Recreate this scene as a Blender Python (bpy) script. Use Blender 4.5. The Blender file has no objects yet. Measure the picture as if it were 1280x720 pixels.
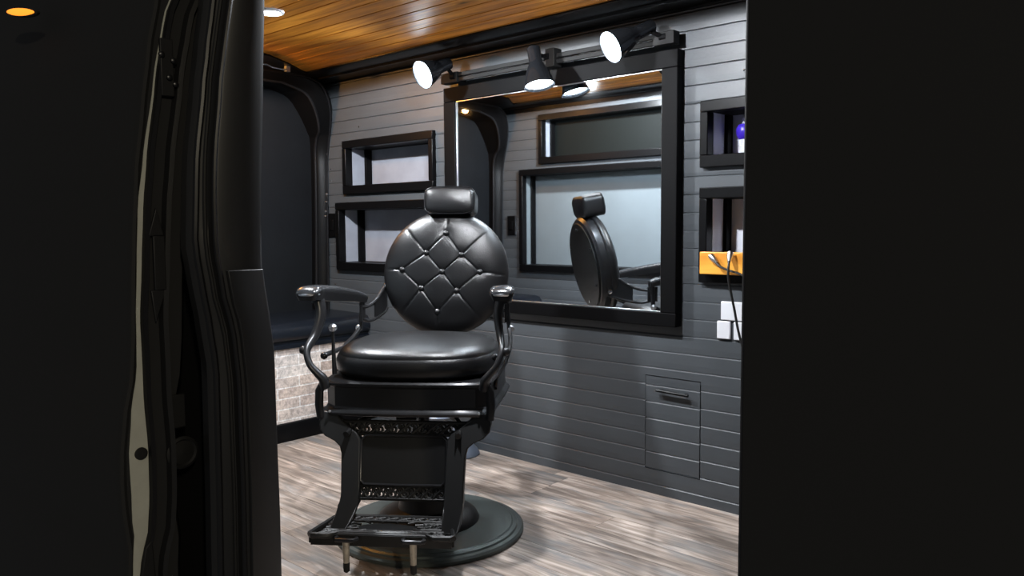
import bpy, math, random
from mathutils import Vector, Matrix
random.seed(7)
R = math.radians
PI = math.pi
SC = bpy.context.scene
COL = SC.collection

# ------------------------------------------------------------------ mesh helpers
class MB:
    def __init__(s):
        s.v = []; s.f = []; s.mi = []
    def add(s, vs, fs, mi=0):
        b = len(s.v)
        s.v += [tuple(p) for p in vs]
        for f in fs:
            s.f.append([b + i for i in f]); s.mi.append(mi)
        return s
    def box(s, x0, x1, y0, y1, z0, z1, mi=0):
        vs = [(x, y, z) for x in (x0, x1) for y in (y0, y1) for z in (z0, z1)]
        return s.add(vs, [(0, 1, 3, 2), (4, 6, 7, 5), (0, 4, 5, 1), (2, 3, 7, 6), (0, 2, 6, 4), (1, 5, 7, 3)], mi)
    def tube(s, pts, rad, n=12, closed=False, flat=1.0, up=None, cap=True, mi=0):
        pts = [Vector(p) for p in pts]; m = len(pts)
        rs = rad if isinstance(rad, (list, tuple)) else [rad] * m
        vs = []; nrm = None
        for i, p in enumerate(pts):
            if closed:
                t = (pts[(i + 1) % m] - pts[i - 1])
            else:
                t = pts[min(i + 1, m - 1)] - pts[max(i - 1, 0)]
            t.normalize()
            if up is not None:
                a = Vector(up); nrm = (a - t * a.dot(t))
            elif nrm is None:
                a = Vector((0, 0, 1)) if abs(t.z) < .9 else Vector((0, 1, 0))
                nrm = a - t * a.dot(t)
            else:
                nrm = nrm - t * nrm.dot(t)
            nrm.normalize(); bn = t.cross(nrm)
            for k in range(n):
                u = 2 * PI * k / n
                vs.append(p + nrm * math.cos(u) * rs[i] + bn * math.sin(u) * rs[i] * flat)
        fs = []
        for i in range(m if closed else m - 1):
            for k in range(n):
                a = i * n + k; b = i * n + (k + 1) % n
                c = ((i + 1) % m) * n
                fs.append((a, b, c + (k + 1) % n, c + k))
        if not closed and cap:
            fs.append(tuple(range(n - 1, -1, -1))); fs.append(tuple((m - 1) * n + k for k in range(n)))
        return s.add(vs, fs, mi)
    def lathe(s, prof, n=48, c=(0, 0, 0), axis=None, mi=0, cap=True):
        # prof: (r, h) ; axis: direction vector (default +Z)
        c = Vector(c); ax = Vector(axis).normalized() if axis else Vector((0, 0, 1))
        a = Vector((1, 0, 0)) if abs(ax.x) < .9 else Vector((0, 1, 0))
        u = (a - ax * a.dot(ax)).normalized(); w = ax.cross(u)
        vs = []; fs = []; m = len(prof)
        for r, h in prof:
            for k in range(n):
                t = 2 * PI * k / n
                vs.append(c + ax * h + (u * math.cos(t) + w * math.sin(t)) * max(r, 1e-5))
        for i in range(m - 1):
            for k in range(n):
                fs.append((i * n + k, i * n + (k + 1) % n, (i + 1) * n + (k + 1) % n, (i + 1) * n + k))
        if cap and prof[0][0] > 1e-4: fs.append(tuple(range(n - 1, -1, -1)))
        if cap and prof[-1][0] > 1e-4: fs.append(tuple((m - 1) * n + k for k in range(n)))
        return s.add(vs, fs, mi)
    def prism(s, poly, fn0, fn1, mi=0):
        # poly of 2d points, fn0 / fn1 map (a,b) to the two 3d sides
        n = len(poly)
        vs = [fn0(*p) for p in poly] + [fn1(*p) for p in poly]
        fs = [tuple(range(n)), tuple(range(2 * n - 1, n - 1, -1))]
        for i in range(n):
            j = (i + 1) % n
            fs.append((i, i + n, j + n, j))
        return s.add(vs, fs, mi)
    def loft(s, rings, closed=True, cap=True, mi=0):
        n = len(rings[0]); vs = [p for r in rings for p in r]; fs = []
        for i in range(len(rings) - 1):
            for k in range(n if closed else n - 1):
                a = i * n + k; b = i * n + (k + 1) % n
                fs.append((a, b, b + n, a + n))
        if cap and closed:
            fs.append(tuple(range(n - 1, -1, -1))); fs.append(tuple((len(rings) - 1) * n + k for k in range(n)))
        return s.add(vs, fs, mi)
    def build(s, name, mats, parent=None, sharp=35, bevel=0, sub=0, seg=2):
        me = bpy.data.meshes.new(name)
        me.from_pydata(s.v, [], s.f)
        if not isinstance(mats, (list, tuple)): mats = [mats]
        for m in mats: me.materials.append(m)
        for p, i in zip(me.polygons, s.mi):
            p.material_index = i; p.use_smooth = True
        me.validate()
        import bmesh
        bm = bmesh.new(); bm.from_mesh(me)
        bmesh.ops.recalc_face_normals(bm, faces=bm.faces)
        bm.to_mesh(me); bm.free()
        me.set_sharp_from_angle(angle=R(sharp))
        o = bpy.data.objects.new(name, me); COL.objects.link(o)
        if parent: o.parent = parent
        if bevel:
            b = o.modifiers.new('bevel', 'BEVEL'); b.width = bevel; b.segments = seg; b.limit_method = 'ANGLE'; b.angle_limit = R(40)
            b.harden_normals = False
        if sub:
            b = o.modifiers.new('sub', 'SUBSURF'); b.levels = sub; b.render_levels = sub
        return o

def spline(pts, n=8):
    P = [Vector(p) for p in pts]; out = []
    P = [P[0] * 2 - P[1]] + P + [P[-1] * 2 - P[-2]]
    for i in range(1, len(P) - 2):
        a, b, c, d = P[i - 1:i + 3]
        for k in range(n):
            t = k / n
            out.append(.5 * ((2 * b) + (c - a) * t + (2 * a - 5 * b + 4 * c - d) * t * t + (-a + 3 * b - 3 * c + d) * t ** 3))
    out.append(P[-2]); return out

def interp(tab, z):
    # tab [(value, z)] sorted by z descending or ascending
    t = sorted(tab, key=lambda q: q[1])
    if z <= t[0][1]: return t[0][0]
    if z >= t[-1][1]:
        (a, za), (b, zb) = t[-2], t[-1]
        return b + (b - a) / (zb - za) * (z - zb)
    for (a, za), (b, zb) in zip(t, t[1:]):
        if za <= z <= zb:
            u = (z - za) / (zb - za); u = u * u * (3 - 2 * u) * .4 + u * .6
            return a + (b - a) * u

def thing(name, label, cat, loc=(0, 0, 0), rz=0, group=None):
    o = bpy.data.objects.new(name, None); COL.objects.link(o)
    o.location = loc; o.rotation_euler = (0, 0, rz); o.empty_display_size = .1
    return tag(o, label, cat, group)
def tag(o, label, cat, group=None):
    o['label'] = label; o['category'] = cat
    if group: o['group'] = group
    return o
def struct(o, label=None, cat=None):
    o['kind'] = 'structure'
    if label: o['label'] = label
    if cat: o['category'] = cat
    return o

# ------------------------------------------------------------------ materials
def mat(name, col, rough=.5, metal=0, spec=.5, coat=0, bump=0, bscale=200, cvar=0, vscale=8, coatr=.1, rvar=0):
    m = bpy.data.materials.new(name); m.use_nodes = True
    nt = m.node_tree; b = nt.nodes['Principled BSDF']
    b.inputs['Base Color'].default_value = (*col, 1); b.inputs['Roughness'].default_value = rough
    b.inputs['Metallic'].default_value = metal; b.inputs['Specular IOR Level'].default_value = spec
    b.inputs['Coat Weight'].default_value = coat; b.inputs['Coat Roughness'].default_value = coatr
    tc = nt.nodes.new('ShaderNodeTexCoord')
    if bump:
        n = nt.nodes.new('ShaderNodeTexNoise'); n.inputs['Scale'].default_value = bscale; n.inputs['Detail'].default_value = 4
        nt.links.new(tc.outputs['Object'], n.inputs['Vector'])
        bp = nt.nodes.new('ShaderNodeBump'); bp.inputs['Strength'].default_value = bump; bp.inputs['Distance'].default_value = .002
        nt.links.new(n.outputs['Fac'], bp.inputs['Height']); nt.links.new(bp.outputs['Normal'], b.inputs['Normal'])
    if cvar or rvar:
        n = nt.nodes.new('ShaderNodeTexNoise'); n.inputs['Scale'].default_value = vscale; n.inputs['Detail'].default_value = 5
        nt.links.new(tc.outputs['Object'], n.inputs['Vector'])
        if cvar:
            r = nt.nodes.new('ShaderNodeValToRGB')
            r.color_ramp.elements[0].position = .3; r.color_ramp.elements[1].position = .7
            r.color_ramp.elements[0].color = (*[c * (1 - cvar) for c in col], 1)
            r.color_ramp.elements[1].color = (*[min(1, c * (1 + cvar)) for c in col], 1)
            nt.links.new(n.outputs['Fac'], r.inputs['Fac']); nt.links.new(r.outputs['Color'], b.inputs['Base Color'])
        if rvar:
            mr = nt.nodes.new('ShaderNodeMapRange'); mr.inputs['To Min'].default_value = max(.02, rough - rvar); mr.inputs['To Max'].default_value = rough + rvar
            nt.links.new(n.outputs['Fac'], mr.inputs['Value']); nt.links.new(mr.outputs['Result'], b.inputs['Roughness'])
    return m
def emis(name, col, st):
    m = bpy.data.materials.new(name); m.use_nodes = True
    b = m.node_tree.nodes['Principled BSDF']
    b.inputs['Base Color'].default_value = (*col, 1)
    b.inputs['Emission Color'].default_value = (*col, 1); b.inputs['Emission Strength'].default_value = st
    return m

M = dict(
    planks=mat('charcoal_paint', (.060, .067, .074), .42, spec=.4, bump=.25, bscale=90, cvar=.10, vscale=3, rvar=.06),
    black=mat('black_satin_paint', (.0025, .0025, .0028), .55, spec=.07, bump=.1, bscale=60),
    trim=mat('black_gloss_paint', (.0027, .0027, .003), .33, spec=.14),
    van=mat('black_car_paint', (.010, .010, .0105), .40, spec=.3),
    van_matt=mat('black_inner_metal', (.010, .010, .0105), .5, spec=.25, cvar=.2, vscale=12),
    skin=mat('black_body_skin', (.019, .019, .0195), .7, spec=.1),
    rubber=mat('black_rubber', (.009, .009, .009), .6, spec=.2),
    seal=mat('glossy_rubber_seal', (.008, .008, .009), .32, spec=.22),
    primer=mat('pale_khaki_primer', (.36, .36, .31), .45, cvar=.08, vscale=20),
    leather=mat('black_leather', (.0045, .0045, .005), .32, spec=.44, bump=.35, bscale=420, rvar=.05),
    leather_arm=mat('polished_arm_pad', (.02, .021, .023), .2, spec=.6, coat=.4),
    iron=mat('gunmetal_enamel', (.020, .020, .0215), .32, metal=.55, rvar=.08, vscale=25),
    iron_dark=mat('dark_cast_iron', (.010, .010, .010), .42, metal=.2, spec=.35),
    base=mat('dark_green_black_base', (.085, .10, .095), .36, metal=.5, rvar=.08, vscale=14),
    steel=mat('brushed_steel', (.62, .63, .66), .28, metal=1),
    chrome=mat('chrome', (.75, .75, .77), .12, metal=1),
    silver=mat('silver_blue_metal', (.42, .48, .60), .32, metal=.85),
    feet=mat('worn_brass_grey', (.30, .27, .22), .4, metal=.5, cvar=.3, vscale=60),
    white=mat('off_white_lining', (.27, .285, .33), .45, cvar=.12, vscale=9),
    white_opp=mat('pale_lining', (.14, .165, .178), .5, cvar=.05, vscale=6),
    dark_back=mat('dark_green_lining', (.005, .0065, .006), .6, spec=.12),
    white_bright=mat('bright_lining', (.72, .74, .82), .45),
    plastic=mat('white_plastic', (.62, .63, .66), .35),
    purple=mat('purple_plastic', (.045, .02, .42), .3),
    lamp=mat('black_chrome', (.06, .065, .075), .16, metal=.85),
    reflector=mat('lamp_reflector', (.70, .74, .80), .25, metal=.9),
    cord=mat('black_cord', (.012, .012, .012), .4),
    cushion=mat('black_vinyl_ledge', (.006, .008, .012), .24, spec=.6, bump=.2, bscale=150),
    reardoor=mat('dark_blue_black_lining', (.0045, .0055, .007), .6, spec=.15, bump=.3, bscale=80, cvar=.15, vscale=10),
    lampglow=emis('cool_lamp_glow', (.80, .92, 1.0), 40),
    downglow=emis('downlight_glow', (.9, .95, 1.0), 12),
    warmglow=emis('warm_downlight_glow', (1.0, .62, .22), 14),
    amber=emis('reflection_glow', (1.0, .27, .02), 1.7),  # glow standing in for an amber reflection on the door skin
)
# mirror glass
m = mat('mirror_glass', (.86, .89, .91), .02, metal=1); M['mirror'] = m

def wood_mat(name, c_dark, c_mid, c_lite, rough, knots=True, patch=False, grain=1.0, coat=0, spec=.5):
    m = bpy.data.materials.new(name); m.use_nodes = True; nt = m.node_tree; b = nt.nodes['Principled BSDF']
    N = nt.nodes.new; Lk = nt.links.new
    tc = N('ShaderNodeTexCoord'); mp = N('ShaderNodeMapping'); mp.inputs['Scale'].default_value = (2.4 if patch else 1.2, 16 * grain, 16 * grain)
    Lk(tc.outputs['Object'], mp.inputs['Vector'])
    att = N('ShaderNodeAttribute'); att.attribute_name = 'board'
    mul = N('ShaderNodeVectorMath'); mul.operation = 'SCALE'; mul.inputs[0].default_value = (13, 7, 3)
    Lk(att.outputs['Fac'], mul.inputs['Scale'])
    ad = N('ShaderNodeVectorMath'); ad.operation = 'ADD'; Lk(mp.outputs['Vector'], ad.inputs[0]); Lk(mul.outputs['Vector'], ad.inputs[1])
    n1 = N('ShaderNodeTexNoise'); n1.inputs['Scale'].default_value = 1.6; n1.inputs['Detail'].default_value = 8; n1.inputs['Roughness'].default_value = .6; n1.inputs['Distortion'].default_value = .8
    Lk(ad.outputs['Vector'], n1.inputs['Vector'])
    cr = N('ShaderNodeValToRGB'); e = cr.color_ramp.elements
    e[0].position = .30; e[0].color = (*c_dark, 1); e[1].position = .70; e[1].color = (*c_lite, 1)
    x = e.new(.5); x.color = (*c_mid, 1)
    Lk(n1.outputs['Fac'], cr.inputs['Fac'])
    hsv = N('ShaderNodeHueSaturation'); Lk(cr.outputs['Color'], hsv.inputs['Color'])
    wn = N('ShaderNodeTexWhiteNoise'); wn.noise_dimensions = '1D'; Lk(att.outputs['Fac'], wn.inputs['W'])
    mr = N('ShaderNodeMapRange'); mr.inputs['To Min'].default_value = .72; mr.inputs['To Max'].default_value = 1.25
    Lk(wn.outputs['Value'], mr.inputs['Value']); Lk(mr.outputs['Result'], hsv.inputs['Value'])
    out = hsv.outputs['Color']
    if knots:
        mp2 = N('ShaderNodeMapping'); mp2.inputs['Scale'].default_value = (2.6, 6.5, 1); Lk(tc.outputs['Object'], mp2.inputs['Vector'])
        vo = N('ShaderNodeTexVoronoi'); vo.inputs['Scale'].default_value = 1.0; vo.inputs['Randomness'].default_value = 1
        Lk(mp2.outputs['Vector'], vo.inputs['Vector'])
        c2 = N('ShaderNodeValToRGB'); c2.color_ramp.elements[0].position = .03; c2.color_ramp.elements[0].color = (.25, .25, .25, 1)
        c2.color_ramp.elements[1].position = .11; c2.color_ramp.elements[1].color = (1, 1, 1, 1)
        Lk(vo.outputs['Distance'], c2.inputs['Fac'])
        mx = N('ShaderNodeMix'); mx.data_type = 'RGBA'; mx.blend_type = 'MULTIPLY'; mx.inputs['Factor'].default_value = 1
        Lk(out, mx.inputs['A']); Lk(c2.outputs['Color'], mx.inputs['B']); out = mx.outputs['Result']
    if patch:
        mp3 = N('ShaderNodeMapping'); mp3.inputs['Scale'].default_value = (3.2, 11, 1); Lk(tc.outputs['Object'], mp3.inputs['Vector'])
        ad3 = N('ShaderNodeVectorMath'); ad3.operation = 'ADD'; Lk(mp3.outputs['Vector'], ad3.inputs[0]); Lk(mul.outputs['Vector'], ad3.inputs[1])
        n3 = N('ShaderNodeTexNoise'); n3.inputs['Scale'].default_value = 1.0; n3.inputs['Detail'].default_value = 7; n3.inputs['Roughness'].default_value = .65; Lk(ad3.outputs['Vector'], n3.inputs['Vector'])
        r3 = N('ShaderNodeMapRange'); r3.inputs['From Min'].default_value = .50; r3.inputs['From Max'].default_value = .68; r3.inputs['To Max'].default_value = .8; Lk(n3.outputs['Fac'], r3.inputs['Value'])
        m3 = N('ShaderNodeMix'); m3.data_type = 'RGBA'; m3.inputs['B'].default_value = (.155, .165, .17, 1)
        Lk(r3.outputs['Result'], m3.inputs['Factor']); Lk(out, m3.inputs['A']); out = m3.outputs['Result']
    Lk(out, b.inputs['Base Color']); b.inputs['Roughness'].default_value = rough
    b.inputs['Coat Weight'].default_value = coat; b.inputs['Specular IOR Level'].default_value = spec
    bp = N('ShaderNodeBump'); bp.inputs['Strength'].default_value = .12; bp.inputs['Distance'].default_value = .002
    Lk(n1.outputs['Fac'], bp.inputs['Height']); Lk(bp.outputs['Normal'], b.inputs['Normal'])
    return m
M['pine'] = wood_mat('stained_pine', (.22, .068, .006), (.48, .175, .016), (.72, .30, .038), .46, spec=.18)
M['floor'] = wood_mat('grey_brown_laminate', (.10, .080, .066), (.285, .225, .185), (.56, .475, .415), .42, knots=False, grain=1.5, patch=True)
M['bar'] = wood_mat('orange_wood', (.62, .22, .02), (.78, .32, .035), (.90, .42, .06), .4, knots=False, grain=.8)

def brick_mat():
    m = bpy.data.materials.new('whitewashed_brick'); m.use_nodes = True; nt = m.node_tree; b = nt.nodes['Principled BSDF']
    N = nt.nodes.new; Lk = nt.links.new
    tc = N('ShaderNodeTexCoord'); sp = N('ShaderNodeSeparateXYZ'); Lk(tc.outputs['Object'], sp.inputs[0])
    cb = N('ShaderNodeCombineXYZ'); Lk(sp.outputs['Y'], cb.inputs['X']); Lk(sp.outputs['Z'], cb.inputs['Y'])
    br = N('ShaderNodeTexBrick'); br.inputs['Scale'].default_value = 1; br.inputs['Brick Width'].default_value = .235
    br.inputs['Row Height'].default_value = .0505; br.inputs['Mortar Size'].default_value = .0035; br.inputs['Mortar Smooth'].default_value = .3
    br.inputs['Color1'].default_value = (.50, .39, .33, 1); br.inputs['Color2'].default_value = (.66, .60, .56, 1)
    br.inputs['Mortar'].default_value = (.80, .77, .75, 1); br.inputs['Bias'].default_value = 0
    Lk(cb.outputs[0], br.inputs['Vector'])
    n = N('ShaderNodeTexNoise'); n.inputs['Scale'].default_value = 55; n.inputs['Detail'].default_value = 6; n.inputs['Roughness'].default_value = .7; Lk(tc.outputs['Object'], n.inputs['Vector'])
    mr = N('ShaderNodeMapRange'); mr.inputs['From Min'].default_value = .35; mr.inputs['From Max'].default_value = .65; mr.inputs['To Min'].default_value = .55; mr.inputs['To Max'].default_value = 1.15
    Lk(n.outputs['Fac'], mr.inputs['Value'])
    mx = N('ShaderNodeVectorMath'); mx.operation = 'SCALE'; Lk(br.outputs['Color'], mx.inputs[0]); Lk(mr.outputs['Result'], mx.inputs['Scale'])
    Lk(mx.outputs['Vector'], b.inputs['Base Color']); b.inputs['Roughness'].default_value = .85
    bp = N('ShaderNodeBump'); bp.inputs['Strength'].default_value = .5; bp.inputs['Distance'].default_value = .004
    ad = N('ShaderNodeMath'); ad.operation = 'MULTIPLY_ADD'; ad.inputs[1].default_value = -.6; Lk(br.outputs['Fac'], ad.inputs[0]); Lk(n.outputs['Fac'], ad.inputs[2])
    Lk(ad.outputs[0], bp.inputs['Height']); Lk(bp.outputs['Normal'], b.inputs['Normal'])
    return m
M['brick'] = brick_mat()

# ------------------------------------------------------------------ camera
yaw, pit, rol, F_PX = 2.3036, .07705, -.0072257, 1000.5
Fv = Vector((math.cos(yaw) * math.cos(pit), math.sin(yaw) * math.cos(pit), -math.sin(pit)))
rt = Vector((math.sin(yaw), -math.cos(yaw), 0)); up = rt.cross(Fv)
RT = rt * math.cos(rol) + up * math.sin(rol); UP = -rt * math.sin(rol) + up * math.cos(rol)
cd = bpy.data.cameras.new('camera'); co = bpy.data.objects.new('camera', cd); COL.objects.link(co)
mw = Matrix(((RT.x, UP.x, -Fv.x, 0), (RT.y, UP.y, -Fv.y, 0), (RT.z, UP.z, -Fv.z, 1.0), (0, 0, 0, 1)))
co.matrix_world = mw
cd.sensor_width = 36; cd.lens = F_PX * 36 / 1280; cd.clip_start = .02
SC.camera = co

# ------------------------------------------------------------------ room shell
YB = 2.523      # face of the mirror wall
YF = 1.10       # inner face of the wall with the sliding door
XR = -3.62      # rear end
ZC = 1.755      # ceiling

def plank_mesh(mb, x0, x1, z0, z1, yface, s, holes=(), zoff=.037, pitch=.0629, dz=0):
    # boards with a bevelled groove; s = +1 wall recedes to +y
    zs = {z0: 0, z1: 0}
    prof = []
    k = 0
    z = z0; prof.append((z0, 0))
    k0 = int((z0 - zoff) / pitch) - 1
    for k in range(k0, k0 + 60):
        g = zoff + dz + pitch * k
        for dzg, d in ((-.0046, 0), (-.0006, .0036), (-.0004, .0085), (.0008, .0085), (.0010, .0014), (.0220, 0)):
            if z0 < g + dzg < z1: prof.append((g + dzg, d))
    prof.append((z1, 0))
    for h in holes:
        for hz in (h[2], h[3]):
            if z0 < hz < z1:
                d = 0
                prof.append((hz, d))
    prof.sort()
    P = []
    for p in prof:
        if P and abs(P[-1][0] - p[0]) < 1e-5: continue
        P.append(p)
    for (za, da), (zb, db) in zip(P, P[1:]):
        zm = (za + zb) / 2
        cuts = sorted([(h[0], h[1]) for h in holes if h[2] < zm < h[3]])
        xs = x0
        segs = []
        for c0, c1 in cuts:
            if c0 > xs: segs.append((xs, c0))
            xs = max(xs, c1)
        if xs < x1: segs.append((xs, x1))
        for a, b in segs:
            mb.add([(a, yface + s * da, za), (b, yface + s * da, za), (b, yface + s * db, zb), (a, yface + s * db, zb)], [(0, 1, 2, 3)])
    return mb

# niches: outer frame extents
N_BACK = [(-3.420, -2.734, 1.170, 1.440), (-3.490, -2.700, .778, 1.128), (-1.379, -.70, 1.196, 1.423), (-1.379, -.70, .800, 1.128)]
N_OPP = [(-3.252, -2.12, 1.385, 1.690), (-3.415, -2.12, .712, 1.358)]
def inset(h, a=.012): return (h[0] + a, h[1] - a, h[2] + a, h[3] - a)
HATCH = (-1.605, -1.375, .092, .446)
mb = plank_mesh(MB(), -3.66, .30, 0, 1.75, YB, 1, [inset(h) for h in N_BACK] + [HATCH])
struct(mb.build('wall_back', M['planks'], sharp=20))
mb = MB(); mb.box(-3.66, .30, YB + .17, YB + .20, -.05, 2.0)
struct(mb.build('wall_outer_back', M['van_matt']))
mb = plank_mesh(MB(), -3.66, -1.86, 0, 1.74, YF, -1, [inset(h) for h in N_OPP])
struct(mb.build('wall_front', M['planks'], sharp=20))
mb = plank_mesh(MB(), -.36, .30, 0, 1.74, YF, -1)
struct(mb.build('wall_front', M['planks'], sharp=20))
mb = MB(); mb.box(.30, .33, .82, YB + .2, -.05, 2.0)
struct(mb.build('wall_right', M['planks']))

def set_board(o, vals):
    at = o.data.attributes.new('board', 'FLOAT', 'FACE')
    at.data.foreach_set('value', vals)

# floor boards
mb = MB(); vals = []
w = .118; y = .93; k = 0
while y < YB + .01:
    x = -3.7 - random.random() * .9
    while x < .30:
        ln = 1.15
        xa, xb = max(x, -3.66), min(x + ln, .30)
        if xb > xa:
            ya, yb = y, min(y + w, YB + .01); g = .0012
            n0 = len(mb.f)
            mb.add([(xa, ya, -.002), (xb, ya, -.002), (xb, ya + g, 0), (xa, ya + g, 0), (xa, yb - g, 0), (xb, yb - g, 0), (xa, yb, -.002), (xb, yb, -.002)],
                   [(0, 1, 2, 3), (3, 2, 5, 4), (4, 5, 7, 6)])
            if xb - xa > .01:
                mb.add([(xb - .0012, ya, .0003), (xb, ya, .0003), (xb, yb, .0003), (xb - .0012, yb, .0003)], [(0, 1, 2, 3)], 1)
            v = random.random() * 9
            vals += [v] * (len(mb.f) - n0)
        x += ln
    y += w
gap = mat('floor_gap', (.05, .04, .035), .7)
o = mb.build('floor', [M['floor'], gap]); set_board(o, vals); struct(o)
mb = MB(); mb.box(-3.7, .33, .82, YB + .2, -.10, -.004)
struct(mb.build('floor_base', M['van_matt']))

# ceiling boards of stained pine
mb = MB(); vals = []
y = 1.215; w = .088
while y < 2.30:
    yb = y + w; g = .004; n0 = len(mb.f)
    mb.add([(XR - .1, y, ZC + .005), (.3, y, ZC + .005), (.3, y + g, ZC), (XR - .1, y + g, ZC), (XR - .1, yb - g, ZC), (.3, yb - g, ZC), (XR - .1, yb, ZC + .005), (.3, yb, ZC + .005)],
           [(0, 1, 2, 3), (3, 2, 5, 4), (4, 5, 7, 6)])
    v = random.random() * 9; vals += [v] * 3
    y = yb
o = mb.build('ceiling', M['pine'], sharp=15); set_board(o, vals); struct(o)
mb = MB(); mb.box(-3.75, .33, .80, YB + .2, ZC + .04, ZC + .07)
struct(mb.build('ceiling_roof', M['van_matt']))

# black soffits round the wooden ceiling
def soffit(prof, x0, x1, n):
    mb = MB(); a = [(x0, y, z) for y, z in prof]; b = [(x1, y, z) for y, z in prof]
    mb.loft([a, b]); struct(mb.build('trim_%d' % n, M['trim'], sharp=30))
soffit([(YB + .01, 1.742), (YB - .012, 1.742), (YB - .016, 1.747), (2.402, 1.747), (2.398, 1.738), (2.386, 1.738), (2.382, 1.746), (2.290, 1.746), (2.280, 1.750), (2.278, ZC + .02), (YB + .01, ZC + .02)], -3.66, .3, 1)
soffit([(YF - .01, 1.717), (YF + .014, 1.717), (YF + .018, 1.742), (1.150, 1.744), (1.156, 1.736), (1.168, 1.736), (1.174, 1.746), (1.250, 1.748), (1.258, ZC + .02), (YF - .01, ZC + .02)], -3.66, .3, 2)
mb = MB(); pl = [(-3.66, 1.20), (-3.36, 1.20), (-3.33, 1.27), (-3.22, 1.42), (-3.16, 1.60), (-3.15, 1.76), (-3.15, 1.86), (-3.165, 1.945), (-3.255, 2.095), (-3.37, 2.25), (-3.40, 2.30), (-3.66, 2.30)]
mb.prism(pl, lambda a, b: (a, b, 1.7475), lambda a, b: (a, b, ZC + .02)); struct(mb.build('trim_13', M['trim']))
# header over the side door opening
mb = MB(); mb.box(-1.90, -.34, .84, YF, 1.70, ZC + .03); struct(mb.build('trim_3', M['black']))

# low brick-faced box across the rear, black skirting and padded ledge
mb = MB(); mb.box(XR, -3.266, YF, YB, 0, .437)
struct(mb.build('wall_left', M['brick']))
mb = MB(); prof = [(0, 0), (.014, 0), (.016, .070), (.010, .084), (.0, .087)]
mb.loft([[(-3.266 + d, YF, z) for d, z in prof], [(-3.266 + d, YB, z) for d, z in prof]])
struct(mb.build('baseboard_left', M['trim']))
mb = MB()
prof = [(-.38, .437), (.012, .437), (.014, .455), (.004, .462), (.004, .470), (.020, .478), (.026, .500), (.022, .530), (.004, .552), (-.03, .560), (-.38, .566)]
mb.loft([[(-3.266 + d, YF, z) for d, z in prof], [(-3.266 + d, YB, z) for d, z in prof]])
struct(mb.build('trim_4', M['cushion'], sharp=50))

# rear doors and the arched body frame round them
mb = MB(); mb.box(XR - .06, XR - .02, 1.05, YB + .15, .3, 1.95); mb.box(XR - .02, XR - .012, 1.806, 1.812, .56, 1.75)
rd = struct(mb.build('door_1', M['reardoor']))
YM = (YB + YF) / 2
def arch(pts):      # (y,z) of the right half, mirrored about the middle of the van
    return pts + [(2 * YM - y, z) for y, z in reversed(pts)]
outer = [(2.505, .55), (2.515, 1.16), (2.520, 1.40), (2.500, 1.59), (2.432, 1.705), (2.340, 1.745), (2.20, 1.750)]
inner = [(2.448, .55), (2.462, 1.145), (2.462, 1.43), (2.445, 1.50), (2.393, 1.595), (2.326, 1.669), (2.20, 1.705)]
def dens(pts, n=6): return [(p.x, p.y) for p in spline([(a, b, 0) for a, b in pts], n)]
ao, ai = arch(dens(outer)), arch(dens(inner))
mb = MB()
rings = []
def ax_(z): return .13 * max(0, (z - 1.35) / .4) ** 1.3
for (yo, zo), (yi, zi) in zip(ao, ai):
    k_ = ax_(zo)
    ym, zm = (yo + yi) / 2, (zo + zi) / 2
    rings.append([(XR - .03, yo, zo), (-3.585 + k_, yo, zo), (-3.566 + k_, yo * .8 + yi * .2, zo * .8 + zi * .2), (-3.572 + k_, ym, zm), (-3.588 + k_, yi * .85 + yo * .15, zi * .85 + zo * .15), (-3.60 + k_, yi, zi), (XR - .03, yi, zi)])
mb.loft(rings); struct(mb.build('trim_5', M['trim'], sharp=40))
mb = MB(); mb.tube([(-3.570 + ax_(z), y * .93 + yi * .07, z * .93 + zi * .07) for (y, z), (yi, zi) in zip(ao, ai)], .006, 8)
struct(mb.build('trim_6', M['seal']))
mb = MB(); mb.tube([(-3.600 + ax_(zo), y, z) for (y, z), (yo, zo) in zip(ai, ao)], .007, 8)
struct(mb.build('trim_7', M['seal']))
# bright clips on the frame
for (y, z, r) in ((2.512, 1.385, .008), (2.508, 1.175, .008), (2.505, 1.135, .006), (2.500, 1.085, .007), (2.498, 1.06, .007)):
    mb = MB(); mb.lathe([(r, 0), (r, .006), (r * .5, .010), (0, .010)], 12, (-3.572, y, z), (1, -.4, 0))
    tag(mb.build('door_frame_clip', M['chrome']), 'small shiny clip on the black rear door frame beside the plank wall', 'clip', 'clips on the rear door frame')
mb = MB(); mb.tube([(-3.30, 1.95, 1.737), (-3.30, 2.015, 1.740), (-3.30, 2.04, 1.732), (-3.30, 2.115, 1.730)], .004, 8); mb.box(-3.312, -3.292, 2.110, 2.130, 1.722, 1.7476)
struct(mb.build('trim_14', M['steel']), 'thin steel rod with bracket under the black soffit')

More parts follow.
